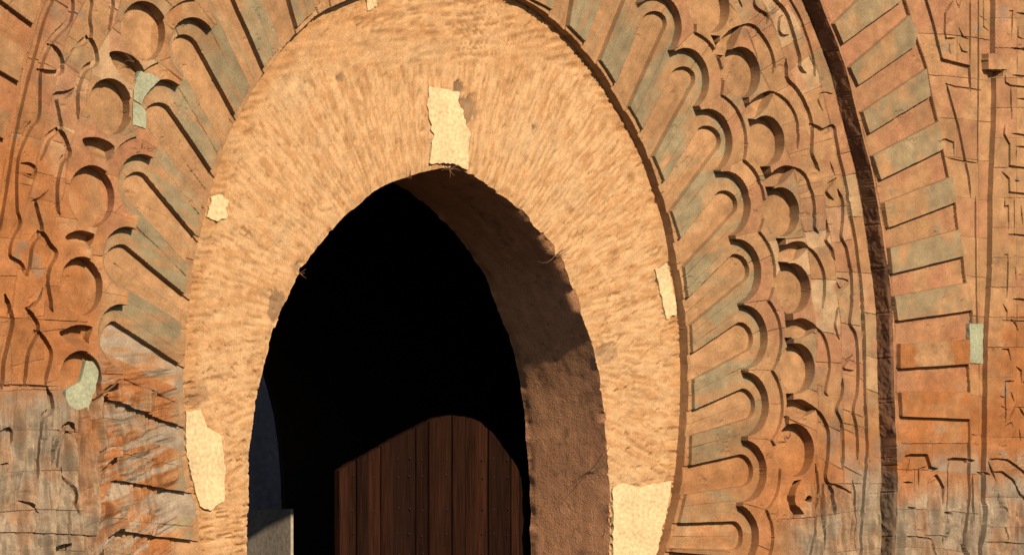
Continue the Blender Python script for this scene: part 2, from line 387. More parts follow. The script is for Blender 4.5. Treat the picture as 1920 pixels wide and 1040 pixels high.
def sdf(poly, m=0.05, X=None, Z=None):
    """signed distance (inside positive) on the sub-grid around poly"""
    sl = bbox_slices(poly, m)
    if sl is None: return None, None
    X = QX[sl]; Z = QZ[sl]
    d = seg_dist(X, Z, poly, True)
    return sl, np.where(inside(X, Z, poly), d, -d)
def full_sdf(poly):
    ins = inside(QX, QZ, poly)
    d = np.full(QX.shape, 1.0)
    n = len(poly)
    for i in range(n):           # only exact near each segment
        seg = np.array([poly[i], poly[(i + 1) % n]])
        sl = bbox_slices(seg, 0.9)
        if sl is None: continue
        d[sl] = np.minimum(d[sl], seg_dist(QX[sl], QZ[sl], seg, False))
    return np.where(ins, d, -d)
def step(d): return (d > 0) * 1.0
OX = np.zeros(GX.shape); OZ = np.zeros(GX.shape)
FULL = (slice(None), slice(None))
def snap(sl, d, mask=None):
    """pull the grid points next to an outline onto it, so the cut edge is a clean steep face"""
    if d.shape[0] < 2 or d.shape[1] < 2: return
    gz, gx = np.gradient(d, DZ, DX); g2 = gz * gz + gx * gx + 1e-9
    m = (np.abs(d) < 0.0070) & (g2 > .3)
    if mask is not None: m &= mask
    t = (d - np.where(d > 0, 0.0010, -0.0010)) / np.maximum(g2, .5)
    OX[sl] = np.where(m, -t * gx, OX[sl]); OZ[sl] = np.where(m, -t * gz, OZ[sl])

H = np.full(GX.shape, 56.0); Cx0 = float(W(822, 640, 50)[0])
# --- rings 2 | 3 boundaries
big = 40
polyR = np.vstack([WP(smooth(B3R, 3), 98), WP([(2400, 1120), (2400, -160)], 98)])
polyL = np.vstack([WP(smooth(B3L, 3), 98), WP([(-500, 1120), (-500, -60)], 98)])
sdR = full_sdf(polyR); sdL = full_sdf(polyL)
_rg = (fbm(GX * 4, GZ * 4, 401, 3) - .5)
sdR = sdR + _rg * .022; snap(FULL, sdR); snap(FULL, sdL)
H += (98 - 56) * step(sdR) + (98 - 56) * step(sdL)
ring3 = (sdR > 0) | (sdL > 0)
# --- lobes
def circ(c, lev):
    x, z = W(c[0], c[1], lev); _, z2 = W(c[0], c[1] - c[2], lev)
    return float(x), float(z), float(z2 - z)
LOB = LOBE_R + LOBE_L
def union(rad_add, lev, mul=1.0):
    d = np.full(GX.shape, -9.0); who = np.zeros(GX.shape, np.int16)
    for k, c in enumerate(LOB):
        x, z, r = circ(c, lev); R = r * mul + rad_add
        m = R - np.hypot(QX - x, QZ - z)
        who = np.where(m > d, k, who); d = np.maximum(d, m)
    return d, who
d92, who = union(32 * S, 48)
d60, _ = union(0, 48)
core = np.vstack([WP([(c[0], c[1]) for c in LOBE_R], 40)[::1], WP([(1340, 1300), (240, 1300)], 40), WP([(c[0], c[1]) for c in LOBE_L[::-1]], 40)])
sdcore = full_sdf(core)
dring1 = np.maximum(d60, sdcore)
outer_rim = np.maximum(d92, sdcore)
H = H + (48 - H) * step(outer_rim); snap(FULL, outer_rim)
# --- roundels, darts
def recess(poly, floor, soft=0.0, shape=None):
    global H
    sl, d = sdf(poly)
    if sl is None: return None
    f = floor if shape is None else shape(sl, d)
    H[sl] = H[sl] + (np.minimum(f, H[sl]) - H[sl]) * step(d); snap(sl, d)
    return sl, d > 0
roundel = np.full(GX.shape, -1, np.int16); leafid = np.full(GX.shape, -1, np.int16)
th = np.linspace(0, 2 * math.pi, 40, endpoint=False)
for k, c in enumerate(DISC):
    x, z, r = circ(c, 56)
    hw = 1.0
    p = np.stack([x + r * np.cos(th) * hw, z + r * np.sin(th)], 1)
    def shp(sl, d, x=x, z=z, r=r):
        q = np.hypot(GX[sl] - x, GZ[sl] - z) / r
        low = np.clip((z - GZ[sl]) / r, -1, 1)
        cv = np.clip((x - GX[sl]) / r, 0, 1) * sst(.62, 1.0, q) * (16 if x < Cx0 else 0)
        return 29 + 7 * sst(-.2, 1.0, low) + 2.5 * (1 - q) + cv
    res = recess(p, 0, shape=shp)
    if res: roundel[res[0]][res[1]] = k
for k, L in enumerate(LEAF):
    p = WP(smooth(L, 3, True), 56)
    zt, zb = p[:, 1].max(), p[:, 1].min()
    def shp(sl, d, zt=zt, zb=zb):
        u = np.clip((zt - GZ[sl]) / (zt - zb), 0, 1)
        return 33 + 19 * sst(0.45, 1.0, u) - 3 * np.sin(u * math.pi)
    res = recess(p, 0, shape=shp)
    if res: leafid[res[0]][res[1]] = k
for L in NOTCH: recess(WP(L, 56), 29)
# --- ring 1
cove = np.zeros(GX.shape)
for c in LOBE_L:
    x, z, r = circ(c, 48); q = np.hypot(GX - x, GZ - z)
    wgt = np.clip((x - GX) / (q + 1e-6) * .9 - (GZ - z) / (q + 1e-6) * .45, 0, 1) * (q < r) * (sdcore < .02)
    cove = np.maximum(cove, wgt * sst(r - .085, r, q))
H = H + (28 + 17 * cove - H) * step(dring1); snap(FULL, dring1)
sdB0 = full_sdf(WP(smooth(B0, 2), 20)); sdB1 = full_sdf(WP(smooth(B1, 2), 28))
flute = np.full(GX.shape, -1, np.int16)
def flute_poly(f, n=14):
    U0, U1, K, L1, L0 = [np.array(q, float) for q in f]
    c = (U1 + L1) / 2; a = (U1 - L1) / 2; b = K - c
    b = b - a * (a @ b) / (a @ a)
    pts = [U0, *[c + a * math.cos(t) + b * math.sin(t) for t in np.linspace(0, math.pi, n)], L0]
    ax = c - (U0 + L0) / 2; ax /= np.linalg.norm(ax)
    ext = [L0 - ax * 26, U0 - ax * 26]
    return np.array(pts + ext)
FL = FLUTE_R + FLUTE_L
for k, f in enumerate(FL):
    poly = WP(flute_poly(f), 28)
    sl, d = sdf(poly)
    if sl is None: continue
    dd = 17.5
    floor = dd - 1.5 + 3.0 * sst(0.0, 0.12, d); snap(sl, d, dring1[sl] > -0.01)
    H[sl] = np.where(dring1[sl] > -0.01, H[sl] + (np.minimum(floor, H[sl]) - H[sl]) * step(d), H[sl])
    flute[sl][(d > 0) & (dring1[sl] > 0)] = k
H = H + (np.minimum(20, H) - H) * step(sdB1); snap(FULL, sdB1, (flute < 0) & (H > 15)); snap(FULL, sdB0)
H = H          # plain border strip beside the plaster
# --- ring 3 details, spandrel and frieze
polyO = np.vstack([WP(smooth(B4, 3), 106), WP([(2400, 1120), (2400, -160)], 106)])
sdO = full_sdf(polyO); H = H + (106 - H) * step(sdO) * (sdR > 0); snap(FULL, sdO, sdR > 0.02)
panel3 = np.full(GX.shape, -1, np.int16)
for k, L in enumerate(PANEL3):
    sl, d = sdf(WP(L, 107))
    if sl is None: continue
    H[sl] = H[sl] + (np.maximum(109, H[sl]) - H[sl]) * step(d); snap(sl, d, H[sl] > 90); panel3[sl][d > 0] = k
polyF = np.vstack([WP(smooth(B5, 2), 120), WP([(2400, 1120), (2400, -120)], 120)])
sdF = full_sdf(polyF); H = H + (120 - H) * step(sdF); snap(FULL, sdF)
sl, d = sdf(WP([(1853, 100), (1889, 101), (1889, 131), (1853, 130)], 124)); H[sl] += (124 - H[sl]) * step(d)
sl, d = sdf(WP([(1853, 133), (1876, 133), (1874, 144), (1858, 146)], 112)); H[sl] += (np.minimum(92, H[sl]) - H[sl]) * step(d)
# right of the bottom of the ring: eroded hollow below the lost springing
GR = [(g, 56, 0) for g in GROOVE] + [(g, 104, 1) for g in GROOVE3] + [(g, 120, 2) for g in GROOVEF]
for (pts, w, dep), lev, zone in GR:
    p = WP(smooth(pts, 4) if (len(pts) > 2 and zone == 0) else pts, lev)
    sl = bbox_slices(p, 0.08)
    if sl is None: continue
    dist = seg_dist(QX[sl], QZ[sl], p, False)
    lft = zone == 0 and pts[0][0] < 400
    w = w * (1.35 if zone == 0 else 1.1) * (1.2 if lft and w > 5 else 1); dep = dep * (1.2 if zone == 0 else 1.05) * (1.25 if lft else 1)
    hw = w * S * 0.5
    ok = (dring1[sl] < 0) if zone == 0 else np.ones(dist.shape, bool)
    if zone == 0: ok &= (roundel[sl] < 0) & (leafid[sl] < 0) & ~ring3[sl]
    ends = np.minimum(np.hypot(QX[sl] - p[0, 0], QZ[sl] - p[0, 1]), np.hypot(QX[sl] - p[-1, 0], QZ[sl] - p[-1, 1]))
    dg = hw * (.35 + .65 * sst(0, .09, ends)) - dist
    H[sl] -= np.where(ok & (dg > 0), dep * (.9 + .1 * sst(0, hw, dg)), 0); snap(sl, dg, ok)

# ------------------------------------------------------------------ masonry: which stone each cell belongs to
Cx, Cz = [float(v) for v in W(822, 640, 50)]
def mid(a): return 0.25 * (a[1:, 1:] + a[:-1, 1:] + a[1:, :-1] + a[:-1, :-1])
cX, cZ = mid(QX), mid(QZ)
def low(a): return a[:-1, :-1]
ang = np.arctan2(cZ - Cz, cX - Cx); rad = np.hypot(cX - Cx, cZ - Cz)
right = cX > Cx
LAB = np.zeros(cX.shape, np.int64)
names = {}
def put(mask, base, sub, name):
    LAB[mask] = base * 10000 + sub[mask] if isinstance(sub, np.ndarray) else base * 10000 + sub
    names[base] = name
cr1 = mid(dring1); cor = mid(outer_rim); cR = mid(sdR); cL = mid(sdL); cO = mid(sdO); cF = mid(sdF); cB0 = mid(sdB0); cB1 = mid(sdB1)
# interlaced ring
drim = np.clip(-mid(outer_rim), 0, None); dout = np.clip(-np.maximum(cR, cL), 0, None)
tt = drim / (drim + dout + 1e-6)
band = (tt > .36).astype(int) + (tt > .62) + (tt > .86)
sect = np.zeros(cX.shape, np.int64)
for b in range(4):
    m = band == b
    stepang = [0.105, 0.066, 0.066, 0.075][b]
    jit = 0.02 * np.sin(np.floor(ang * 9) * 3.7 + b)
    tilt = 0.10 * (rad - 3.4) * np.where(right, 1, -1) * 0.3
    sect[m] = (np.floor((ang + 4 + b * 0.041 + jit + tilt) / stepang))[m]
put(np.ones(cX.shape, bool), 1, (band * 500 + sect).astype(np.int64), "carved_stone")
rd = low(roundel); lf = low(leafid)
put(rd >= 0, 2, rd.astype(np.int64) + 1, "roundel"); put(lf >= 0, 3, lf.astype(np.int64) + 1, "leaf_carving")
# rim
wl = low(who).astype(np.int64)
half = np.zeros(cX.shape, np.int64)
for k, c in enumerate(LOB):
    x, z, r = circ(c, 48)
    m = wl == k
    a0 = math.atan2(z - Cz, x - Cx)
    a = np.arctan2(cZ - z, cX - x); dlt = (a - a0 + math.pi) % (2 * math.pi) - math.pi
    half[m] = (dlt[m] > 0.15) + 2 * (dlt[m] > 1.05)
rimm = (cor > 0) & (cr1 <= 0)
put(rimm, 4, wl * 10 + half, "rim_stone")
# ring 1: flutes, panels, border
side = np.zeros(cX.shape, np.int64)
for k, f in enumerate(FL):
    p = WP(flute_poly(f), 28); a = (p[0] + p[15]) / 2; b = (p[7] + p[8]) / 2
    s = (cX - a[0]) * (b[1] - a[1]) - (cZ - a[1]) * (b[0] - a[0])
    isR = k < len(FLUTE_R)
    if isR: side += (right & (s > 0))
    else: side += (~right & (s < 0))
side += np.where(right, 0, 40)
r1 = (cr1 > 0)
put(r1, 5, side, "raised_panel")
fl = low(flute)
put(r1 & (fl >= 0), 6, fl.astype(np.int64) + 1, "flute")
bs = np.floor((ang + 4 + 0.012 * np.sin(np.floor(ang * 13) * 5)) / 0.095).astype(np.int64)
put(r1 & (cB1 > 0), 7, bs, "border_stone")
# ring 3
s3 = np.zeros(cX.shape, np.int64)
mids = []
for k, L in enumerate(PANEL3):
    p = WP(L, 107); c = p.mean(0); mids.append(math.atan2(c[1] - Cz, c[0] - Cx))
r3 = low(ring3)
for a in mids[:9]: s3 += (right & (ang < a))
for a in mids[9:]: s3 += (~right & (((ang + 2 * math.pi) % (2 * math.pi)) > ((a + 2 * math.pi) % (2 * math.pi)))) * 20
shelf = (cR > 0.03).astype(np.int64)
cPX, cPY = PROJ(cX, cZ, 100)
low3 = (cPY > 831) & right
put(r3, 8, s3 + shelf * 100, "voussoir")
p3 = low(panel3)
put(r3 & (p3 >= 0), 9, p3.astype(np.int64) + 1, "voussoir_panel")
rowh = np.floor((cPY + 10 * np.sin(cPX * .012) + 14 * (fbm(cX * .8, cZ * .8, 131, 2) - .5)) / 74.0).astype(np.int64)
colw = np.floor((cPX + (rowh % 2) * 33) / 66.0).astype(np.int64)
put(r3 & low3 & (cO <= 0), 10, rowh * 100 + colw, "wall_stone")
put(r3 & (cO > 0) & (p3 < 0), 10, rowh * 100 + np.where(cPX > 1832, 90, 0) + (cPX > 1790) * (rowh % 2) + 200000 // 1000, "wall_stone")
put(cF > 0, 11, np.floor((cPY + 20) / 56.0).astype(np.int64) * 10 + (cPX > 1893), "frieze_stone")
# stones at the foot of the interlaced ring lie in level courses
foot = (~r3) & (cr1 <= 0) & (cor <= 0) & (rd < 0) & (((cPY > 905) & right) | ((cPY > 722) & ~right & (cPX < 185)))
put(foot, 12, rowh * 100 + np.floor((cPX + (rowh % 2) * 31) / 62.0).astype(np.int64), "weathered_stone")

# joints: sink the vertices that touch two different stones
flat = {1, 4, 7, 8, 10, 11, 12}
def joint(A, Bm):
    return (A != Bm)
big_lab = LAB // 10000
Jv = np.zeros(GX.shape, bool)
same_family = lambda p, q: (p == q) | False
for (sa, sb, dst) in (((slice(None), slice(0, -1)), (slice(None), slice(1, None)), 'h'), ((slice(0, -1), slice(None)), (slice(1, None), slice(None)), 'v')):
    A, Bm = LAB[sa], LAB[sb]; fa, fb = A // 10000, Bm // 10000
    m = (A != Bm) & (fa == fb) & np.isin(fa, list(flat) + [5])
    m |= (A != Bm) & (((fa == 1) & (fb == 12)) | ((fa == 12) & (fb == 1)) | ((fa == 8) & (fb == 10)) | ((fa == 10) & (fb == 8)))
    jj, ii = np.nonzero(m)
    if dst == 'h':
        Jv[jj, ii + 1] = True; Jv[jj + 1, ii + 1] = True
    else:
        Jv[jj + 1, ii] = True; Jv[jj + 1, ii + 1] = True
for grp in (FLUTE_R, FLUTE_L):
    for fa, fb in zip(grp[:-1], grp[1:]):
        q = [np.array(t, float) for t in (fa[4], fb[0], fa[3], fb[1])]
        for w in ((.42,), (.30, .72))[int(q[0][0]) % 2]:
            a = q[0] * (1 - w) + q[1] * w; b = q[2] * (1 - w) + q[3] * w
            ln_ = WP([a, a * .5 + b * .5 + np.array([1.0, -.6]), b], 28)
            sl = bbox_slices(ln_, .03)
            if sl is None: continue
            Jv[sl] |= (seg_dist(QX[sl], QZ[sl], ln_, False) < .0038) & (dring1[sl] > 0) & (flute[sl] < 0)
for f in FL[::2]:
    a = np.array(f[0], float) * .45 + np.array(f[4], float) * .55; b = np.array(f[1], float) * .45 + np.array(f[3], float) * .55
    ln_ = WP([a, b], 28); sl = bbox_slices(ln_, .03)
    if sl is None: continue
    Jv[sl] |= (seg_dist(QX[sl], QZ[sl], ln_, False) < .0034) & (flute[sl] >= 0)
jn = fbm(GX * 3, GZ * 3, 77, 3)
H -= Jv * (0.5 + 2.0 * sst(.40, .75, jn))
# each stone sits a touch differently
u, inv = np.unique(LAB, return_inverse=True); inv = inv.reshape(LAB.shape)
rs = np.random.RandomState(11)
off = rs.uniform(-0.9, 0.9, len(u)); off[np.isin(u // 10000, [2, 3, 5, 6])] *= 0.3
offc = off[inv]; offv = np.zeros(GX.shape); offv[:-1, :-1] = offc; offv[-1] = offv[-2]; offv[:, -1] = offv[:, -2]
offv[1:, 1:] = 0.5 * (offv[1:, 1:] + offv[:-1, :-1])
H += offv

# ------------------------------------------------------------------ weathering relief
ero = np.clip(sst(700, 860, PY) * sst(230, 120, PX) + sst(880, 960, PY) * sst(1440, 1520, PX) * 0.9
              + 0.8 * sst(700, 760, PY) * sst(350, 300, PX) * sst(100, 200, PX), 0, 1)
n_f = fbm(GX * 9, GZ * 9, 21, 5); n_m = fbm(GX * 3.1, GZ * 3.1, 31, 4)
H += (n_f - .5) * 1.5 + (n_m - .5) * 1.6
Ta_ = np.arctan2(GZ - Cz, GX - Cx); Rr_ = np.hypot(GX - Cx, GZ - Cz)
strk = fbm(GX * 13, GZ * 1.6 + .35 * np.sin(GX * 5), 41, 3)
H += ero * ((strk - .5) * 52 + (fbm(GX * 7, GZ * 7, 43, 4) - .5) * 12)
# bedding laminations along the grey panels / flutes
lam = vnoise(rad.mean() * 0 + np.arctan2(GZ - Cz, GX - Cx) * 95, np.hypot(GX - Cx, GZ - Cz) * 1.2, 51)
H += (dring1 > 0) * (lam - .5) * 0.7
H += sst(640, 720, PY) * sst(352, 335, PX) * sst(170, 200, PX) * (fbm(Ta_ * 34, Rr_ * 1.6, 141, 4) - .5) * 22
chips = sst(.70, .80, fbm(GX * 11, GZ * 11, 61, 3)) * sst(.45, .6, n_m)
H -= chips * 2.2

# ------------------------------------------------------------------ colour of the stone itself
KA = 0.345
def C3(r, g, b): return np.array([r, g, b], np.float32) * KA
TAN = C3(.60, .365, .205); GREEN = C3(.40, .345, .235); ORANGE = C3(.52, .215, .08); RED = C3(.54, .27, .17)
GREY = C3(.46, .40, .335); PALE = C3(.68, .53, .37); BROWN = C3(.30, .17, .10)
def mix(c, tgt, f): return c + (tgt - c) * f[..., None]
colr = np.zeros(GX.shape + (3,), np.float32) + TAN
fam = np.zeros(GX.shape, np.int64); fam[:-1, :-1] = big_lab; fam[-1] = fam[-2]; fam[:, -1] = fam[:, -2]
labv = np.zeros(GX.shape, np.int64); labv[:-1, :-1] = inv; labv[-1] = labv[-2]; labv[:, -1] = labv[:, -2]
rnd = rs.rand(len(u), 4).astype(np.float32)
rv = rnd[labv]
cl = fbm(GX * 1.3, GZ * 1.3, 71, 4); c2 = fbm(GX * 4, GZ * 4, 81, 4); c3 = fbm(GX * 0.6 + 5, GZ * 0.6, 91, 3)
Rr = np.hypot(GX - Cx, GZ - Cz); Ta = np.arctan2(GZ - Cz, GX - Cx)
grain = fbm(Ta * 60, Rr * 2.0, 101, 4)
# greenish panels of the fluted ring
inner = 1 - sst(0, 0.12, d60)
colr = mix(colr, ORANGE, ((fam == 4) & (PX < 340)) * .45 * sst(.3, .6, c2))
colr = mix(colr, GREEN, (fam == 5) * (0.35 + 0.65 * inner) * sst(.30, .55, grain * .6 + c2 * .4))
colr = mix(colr, GREEN, (fam == 6) * 0.5 * sst(.55, .68, grain * .7 + cl * .3))
colr = mix(colr, GREEN, ((fam == 1) & (rv[..., 0] > .62)) * 0.65 * sst(.3, .6, c2))
colr = mix(colr, PALE, ((fam == 1) & (rv[..., 1] > .8)) * 0.55)
colr = mix(colr, RED, np.isin(fam, [1, 4, 8, 10, 11]) * (rv[..., 2] > .72) * 0.5)
colr = mix(colr, RED, np.isin(fam, [1, 4, 10, 11, 8]) * sst(.52, .70, c2) * 0.6)
# outer ring
up3 = sst(640, 580, PY)
colr = mix(colr, GREEN, (fam == 9) * (0.28 + 0.58 * up3) * sst(.25, .55, c2))
colr = mix(colr, RED, (fam == 8) * sst(.36, .60, cl * .5 + c2 * .5) * 0.62)
colr = mix(colr, ORANGE, (fam == 9) * (1 - up3) * sst(.42, .58, c2) * .9)
# rust-orange weathering, grey lichen and mortar low down
oz = np.clip(sst(215, 150, PX) * sst(170, 420, PY) * 0.95
             + sst(360, 300, PX) * sst(640, 720, PY)
             + sst(1200, 1300, PX) * sst(690, 900, PY) * (0.55 + .5 * sst(1340, 1560, PX))
             + sst(1800, 1840, PX) * sst(520, 640, PY) * .8 + sst(1640, 1700, PX) * sst(560, 700, PY) * .5
             + sst(110, 60, PX) * .5, 0, 1)
om = oz * sst(.30, .62, .45 * c2 + .35 * cl + .2 * rv[..., 3] + 0.12 * oz)
colr = mix(colr, ORANGE, om * 0.9)
gz = np.clip(sst(700, 760, PY) * sst(180, 110, PX) + sst(930, 1010, PY + 40 * (cl - .5)) * sst(320, 180, PX)
             + sst(850, 930, PY + 120 * (cl - .5) + 100 * (rv[..., 3] - .5)) * sst(1500, 1620, PX) + sst(930, 1010, PY) * sst(1440, 1500, PX)
             + .75 * sst(640, 700, PY) * sst(380, 300, PX) * sst(140, 200, PX) * sst(.48, .6, c2), 0, 1)
colr = mix(colr, GREY, gz * (0.55 + 0.4 * sst(.4, .6, c2)))
wfl = np.isin(flute, [len(FLUTE_R) + q for q in (7, 8, 9)])
colr = mix(colr, C3(.50, .44, .38), wfl * sst(.30, .52, grain * .6 + c2 * .4) * .9)
zl = sst(640, 720, PY) * sst(352, 330, PX) * sst(170, 200, PX)
colr = mix(colr, ORANGE, zl * (~wfl) * sst(.36, .5, c2) * .8)
colr = mix(colr, C3(.50, .45, .40), zl * (~wfl) * sst(.52, .62, grain) * .8)
colr = mix(colr, PALE * .8, ero * sst(.52, .72, strk) * .6)
colr = mix(colr, C3(.34, .29, .25), np.isin(fam, [1, 10, 11, 8]) * sst(.70, .80, fbm(GX * 5, GZ * 5, 113, 3)) * .5)
colr = mix(colr, BROWN, ((fam == 2) | (fam == 3)) * sst(.5, .75, c2) * .45)
colr = mix(colr, BROWN * .8, Jv * .34)
# broad variation from stone to stone, fine mottling
colr *= (0.90 + 0.22 * rv[..., 1])[..., None] * (0.76 + 0.48 * n_f)[..., None] * (0.86 + 0.28 * grain)[..., None]
# the broken step face beside the outer ring is rough stone with its shade painted in as darker brown
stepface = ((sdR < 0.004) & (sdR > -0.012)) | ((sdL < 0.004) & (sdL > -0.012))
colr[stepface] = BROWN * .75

# ------------------------------------------------------------------ build the stones
Y = -(H * S)
drop = mid(sdB0) > 0.020
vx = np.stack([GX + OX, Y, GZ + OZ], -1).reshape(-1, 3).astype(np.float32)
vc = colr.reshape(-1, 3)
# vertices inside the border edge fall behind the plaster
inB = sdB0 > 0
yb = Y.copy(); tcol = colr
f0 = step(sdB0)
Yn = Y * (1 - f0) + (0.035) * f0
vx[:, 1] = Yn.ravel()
jj, ii = np.nonzero(~drop)
labs = LAB[jj, ii]
order = np.argsort(labs, kind='stable'); jj, ii, labs = jj[order], ii[order], labs[order]
cuts = np.nonzero(np.diff(labs))[0] + 1
starts = np.concatenate([[0], cuts]); ends = np.concatenate([cuts, [len(labs)]])

fluted = thing("fluted_arch", "carved stone arch ring of round-ended flutes and scalloped rim hugging the pale plaster arch", "arch")
inter = thing("interlaced_arch", "carved arch ring of interlaced bands with deep roundels and darts outside the scalloped rim", "arch")
outer = thing("voussoir_arch", "outermost stepped-out arch ring of long raised rectangular grey-green panels", "arch")
wall = thing("carved_wall", "carved stone wall field between the outermost arch ring and the right-hand frieze", "wall")
frieze = thing("inscription_frieze", "tall vertical stone frieze with angular relief lettering at the right margin", "frieze")
home = {1: inter, 2: inter, 3: inter, 4: fluted, 5: fluted, 6: fluted, 7: fluted, 8: outer, 9: outer, 10: wall, 11: frieze, 12: inter}
tiny = {}
npieces = 0
def emit(name, j, i, parent, kind=None):
    q = np.stack([j * NX + i, j * NX + i + 1, (j + 1) * NX + i + 1, (j + 1) * NX + i], 1)
    uq, iv = np.unique(q.ravel(), return_inverse=True)
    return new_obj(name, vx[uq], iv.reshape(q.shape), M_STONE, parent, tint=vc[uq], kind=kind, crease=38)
for s, e in zip(starts, ends):
    fm = int(labs[s]) // 10000
    if e - s < 90:
        tiny.setdefault(fm, []).append((jj[s:e], ii[s:e])); continue
    if fm not in (1, 8, 10, 12):
        emit(names[fm], jj[s:e], ii[s:e], home[fm]); npieces += 1; continue
    left = {(a, b): k for k, (a, b) in enumerate(zip(jj[s:e].tolist(), ii[s:e].tolist()))}
    while left:
        st = [left.popitem()]; comp = []
        while st:
            (a, b), k = st.pop(); comp.append(s + k)
            for nb in ((a + 1, b), (a - 1, b), (a, b + 1), (a, b - 1), (a + 1, b + 1), (a - 1, b - 1), (a + 1, b - 1), (a - 1, b + 1)):
                if nb in left: st.append((nb, left.pop(nb)))
        comp = np.array(comp)
        if len(comp) < 90: tiny.setdefault(fm, []).append((jj[comp], ii[comp]))
        else: emit(names[fm], jj[comp], ii[comp], home[fm]); npieces += 1
for fm, lst in tiny.items():
    emit("stone_slivers", np.concatenate([a for a, b in lst]), np.concatenate([b for a, b in lst]), home[fm], kind="stuff")
print("pieces", npieces, "grid", NX, NZ)

# ================================================================== STONES OF THE TALL STEP
def step_stones(line, lv_hi, lv_lo, every, parent, name, seed, sign):
    p = smooth(line, 6); w = WP(p, lv_hi)
    d = np.concatenate([[0], np.cumsum(np.hypot(*np.diff(w, axis=0).T))]); n = int(d[-1] / .008)
    t = np.linspace(0, d[-1], n); q = np.stack([np.interp(t, d, w[:, 0]), np.interp(t, d, w[:, 1])], 1)
    tg = np.gradient(q, axis=0); tg /= np.linalg.norm(tg, axis=1)[:, None]
    nr = np.stack([-tg[:, 1], tg[:, 0]], 1) * sign
    m = 22; lv = np.linspace(lv_hi - .2, lv_lo - 6, m)
    T, L = np.meshgrid(t, lv * S, indexing='ij')
    ph = rs.uniform(-.2, .2, 400); blk = np.floor(T / every + .25 * vnoise(T * 1.0, L * 0 + seed, seed)).astype(int)
    fr = (T / every) % 1
    rough = (fbm(T * 9, L * 9, seed, 5) - .5) * .034 + (vnoise(T * 40, L * 40, seed + 3) - .5) * .006 + (_T[(blk * 37 + seed) & 4095] - .5) * .016
    blk2 = np.floor(T[:, 0] / every).astype(int)
    edge = np.abs(fr - .5) > .485
    lipf = sst(0, .12, np.linspace(0, 1, m))[None, :]
    off_ = (.007 + rough) * lipf - edge * .008 * lipf
    X = q[:, 0][:, None] + nr[:, 0][:, None] * off_; Z = q[:, 1][:, None] + nr[:, 1][:, None] * off_
    V = np.stack([X, -L, Z], -1)
    cpx, cpy = PROJ(X, Z, 80)
    c = np.zeros(X.shape + (3,), np.float32) + C3(.40, .215, .135)  # dark base tone carries the shade of the left-facing step
    c = mix(c, C3(.20, .12, .09), sst(.45, .6, fbm(T * 5, L * 5, seed + 9, 4)) * .7)
    c = mix(c, C3(.30, .25, .20), sst(860, 900, cpy) * .7)
    c *= (.75 + .5 * _T[(blk * 53 + 7) & 4095])[..., None]
    for b in np.unique(blk2):
        r_ = np.nonzero(blk2 == b)[0]; 
        if len(r_) < 3: continue
        a = r_[0]; e = min(r_[-1] + 2, n)
        new_obj(name, V[a:e].reshape(-1, 3), grid_faces(e - a, m, sign < 0), M_STONE, parent, tint=c[a:e].reshape(-1, 3), crease=50)
def grid_faces(n, m, flip=False):
    a = np.arange(n - 1)[:, None] * m + np.arange(m - 1)[None, :]
    q = np.stack([a, a + m, a + m + 1, a + 1], -1).reshape(-1, 4)
    return q[:, ::-1] if flip else q
step_stones([q for q in B3R if -70 < q[1] < 1060], 98, 56, .42, outer, "step_stone", 501, -1)

# ================================================================== PLASTERED ARCH
parch = thing("plastered_arch", "pale sunlit horseshoe arch of weathered plaster over brick around the dark doorway", "arch")
def resample(p, n):
    d = np.concatenate([[0], np.cumsum(np.hypot(*np.diff(p, axis=0).T))]); t = np.linspace(0, d[-1], n)
    return np.stack([np.interp(t, d, p[:, 0]), np.interp(t, d, p[:, 1])], 1)
# pair the two outlines by angle about a moving centre
inp = smooth(IN, 6); 
NS, NT = 1300, 84
ci = resample(inp, NS)
# matching outer points
oc = smooth([(430, 1300), (405, 1150)] + B0 + [(1190, 1180), (1160, 1300)], 4)
# arc-length fractions matched at apex
def frac_match(o, i):
    ka = np.argmin(i[:, 1]); ko = np.argmin(np.abs(o[:, 0] - 835) + (o[:, 1] > 100) * 1e4)
    L = resample(o[:ko + 1], ka + 1); R = resample(o[ko:], len(i) - ka)
    return np.vstack([L, R[1:]])
co = frac_match(oc, ci)
# push the hidden outer edge under the stone ring
nrm = co - ci; nrm /= np.linalg.norm(nrm, axis=1)[:, None]
co2 = co + nrm * 10
n_in = fbm(ci[:, 0] / 24, ci[:, 1] / 24, 5, 3) - .5
chip = sst(.62, .78, fbm(ci[:, 0] / 30 + 9, ci[:, 1] / 30, 6, 2)) * 8 + 20 * np.exp(-((ci[:, 0] - 1040) ** 2 + (ci[:, 1] - 480) ** 2) / 45 ** 2)
inner_edge = ci + nrm * ((n_in * 5) + chip * (vnoise(ci[:, 0] / 12, ci[:, 1] / 12, 8)))[:, None]
tpar = np.linspace(0, 1, NT)
G = inner_edge[:, None, :] * (1 - tpar)[None, :, None] + co2[:, None, :] * tpar[None, :, None]
gx, gy = G[..., 0], G[..., 1]
dist_o = (1 - tpar)[None, :] * np.linalg.norm(co2 - inner_edge, axis=1)[:, None]
dist_i = tpar[None, :] * np.linalg.norm(co2 - inner_edge, axis=1)[:, None]
th_ = np.arctan2(640 - gy, (gx - 822) / .743); rr_ = np.hypot((gx - 822) / .743, gy - 640)
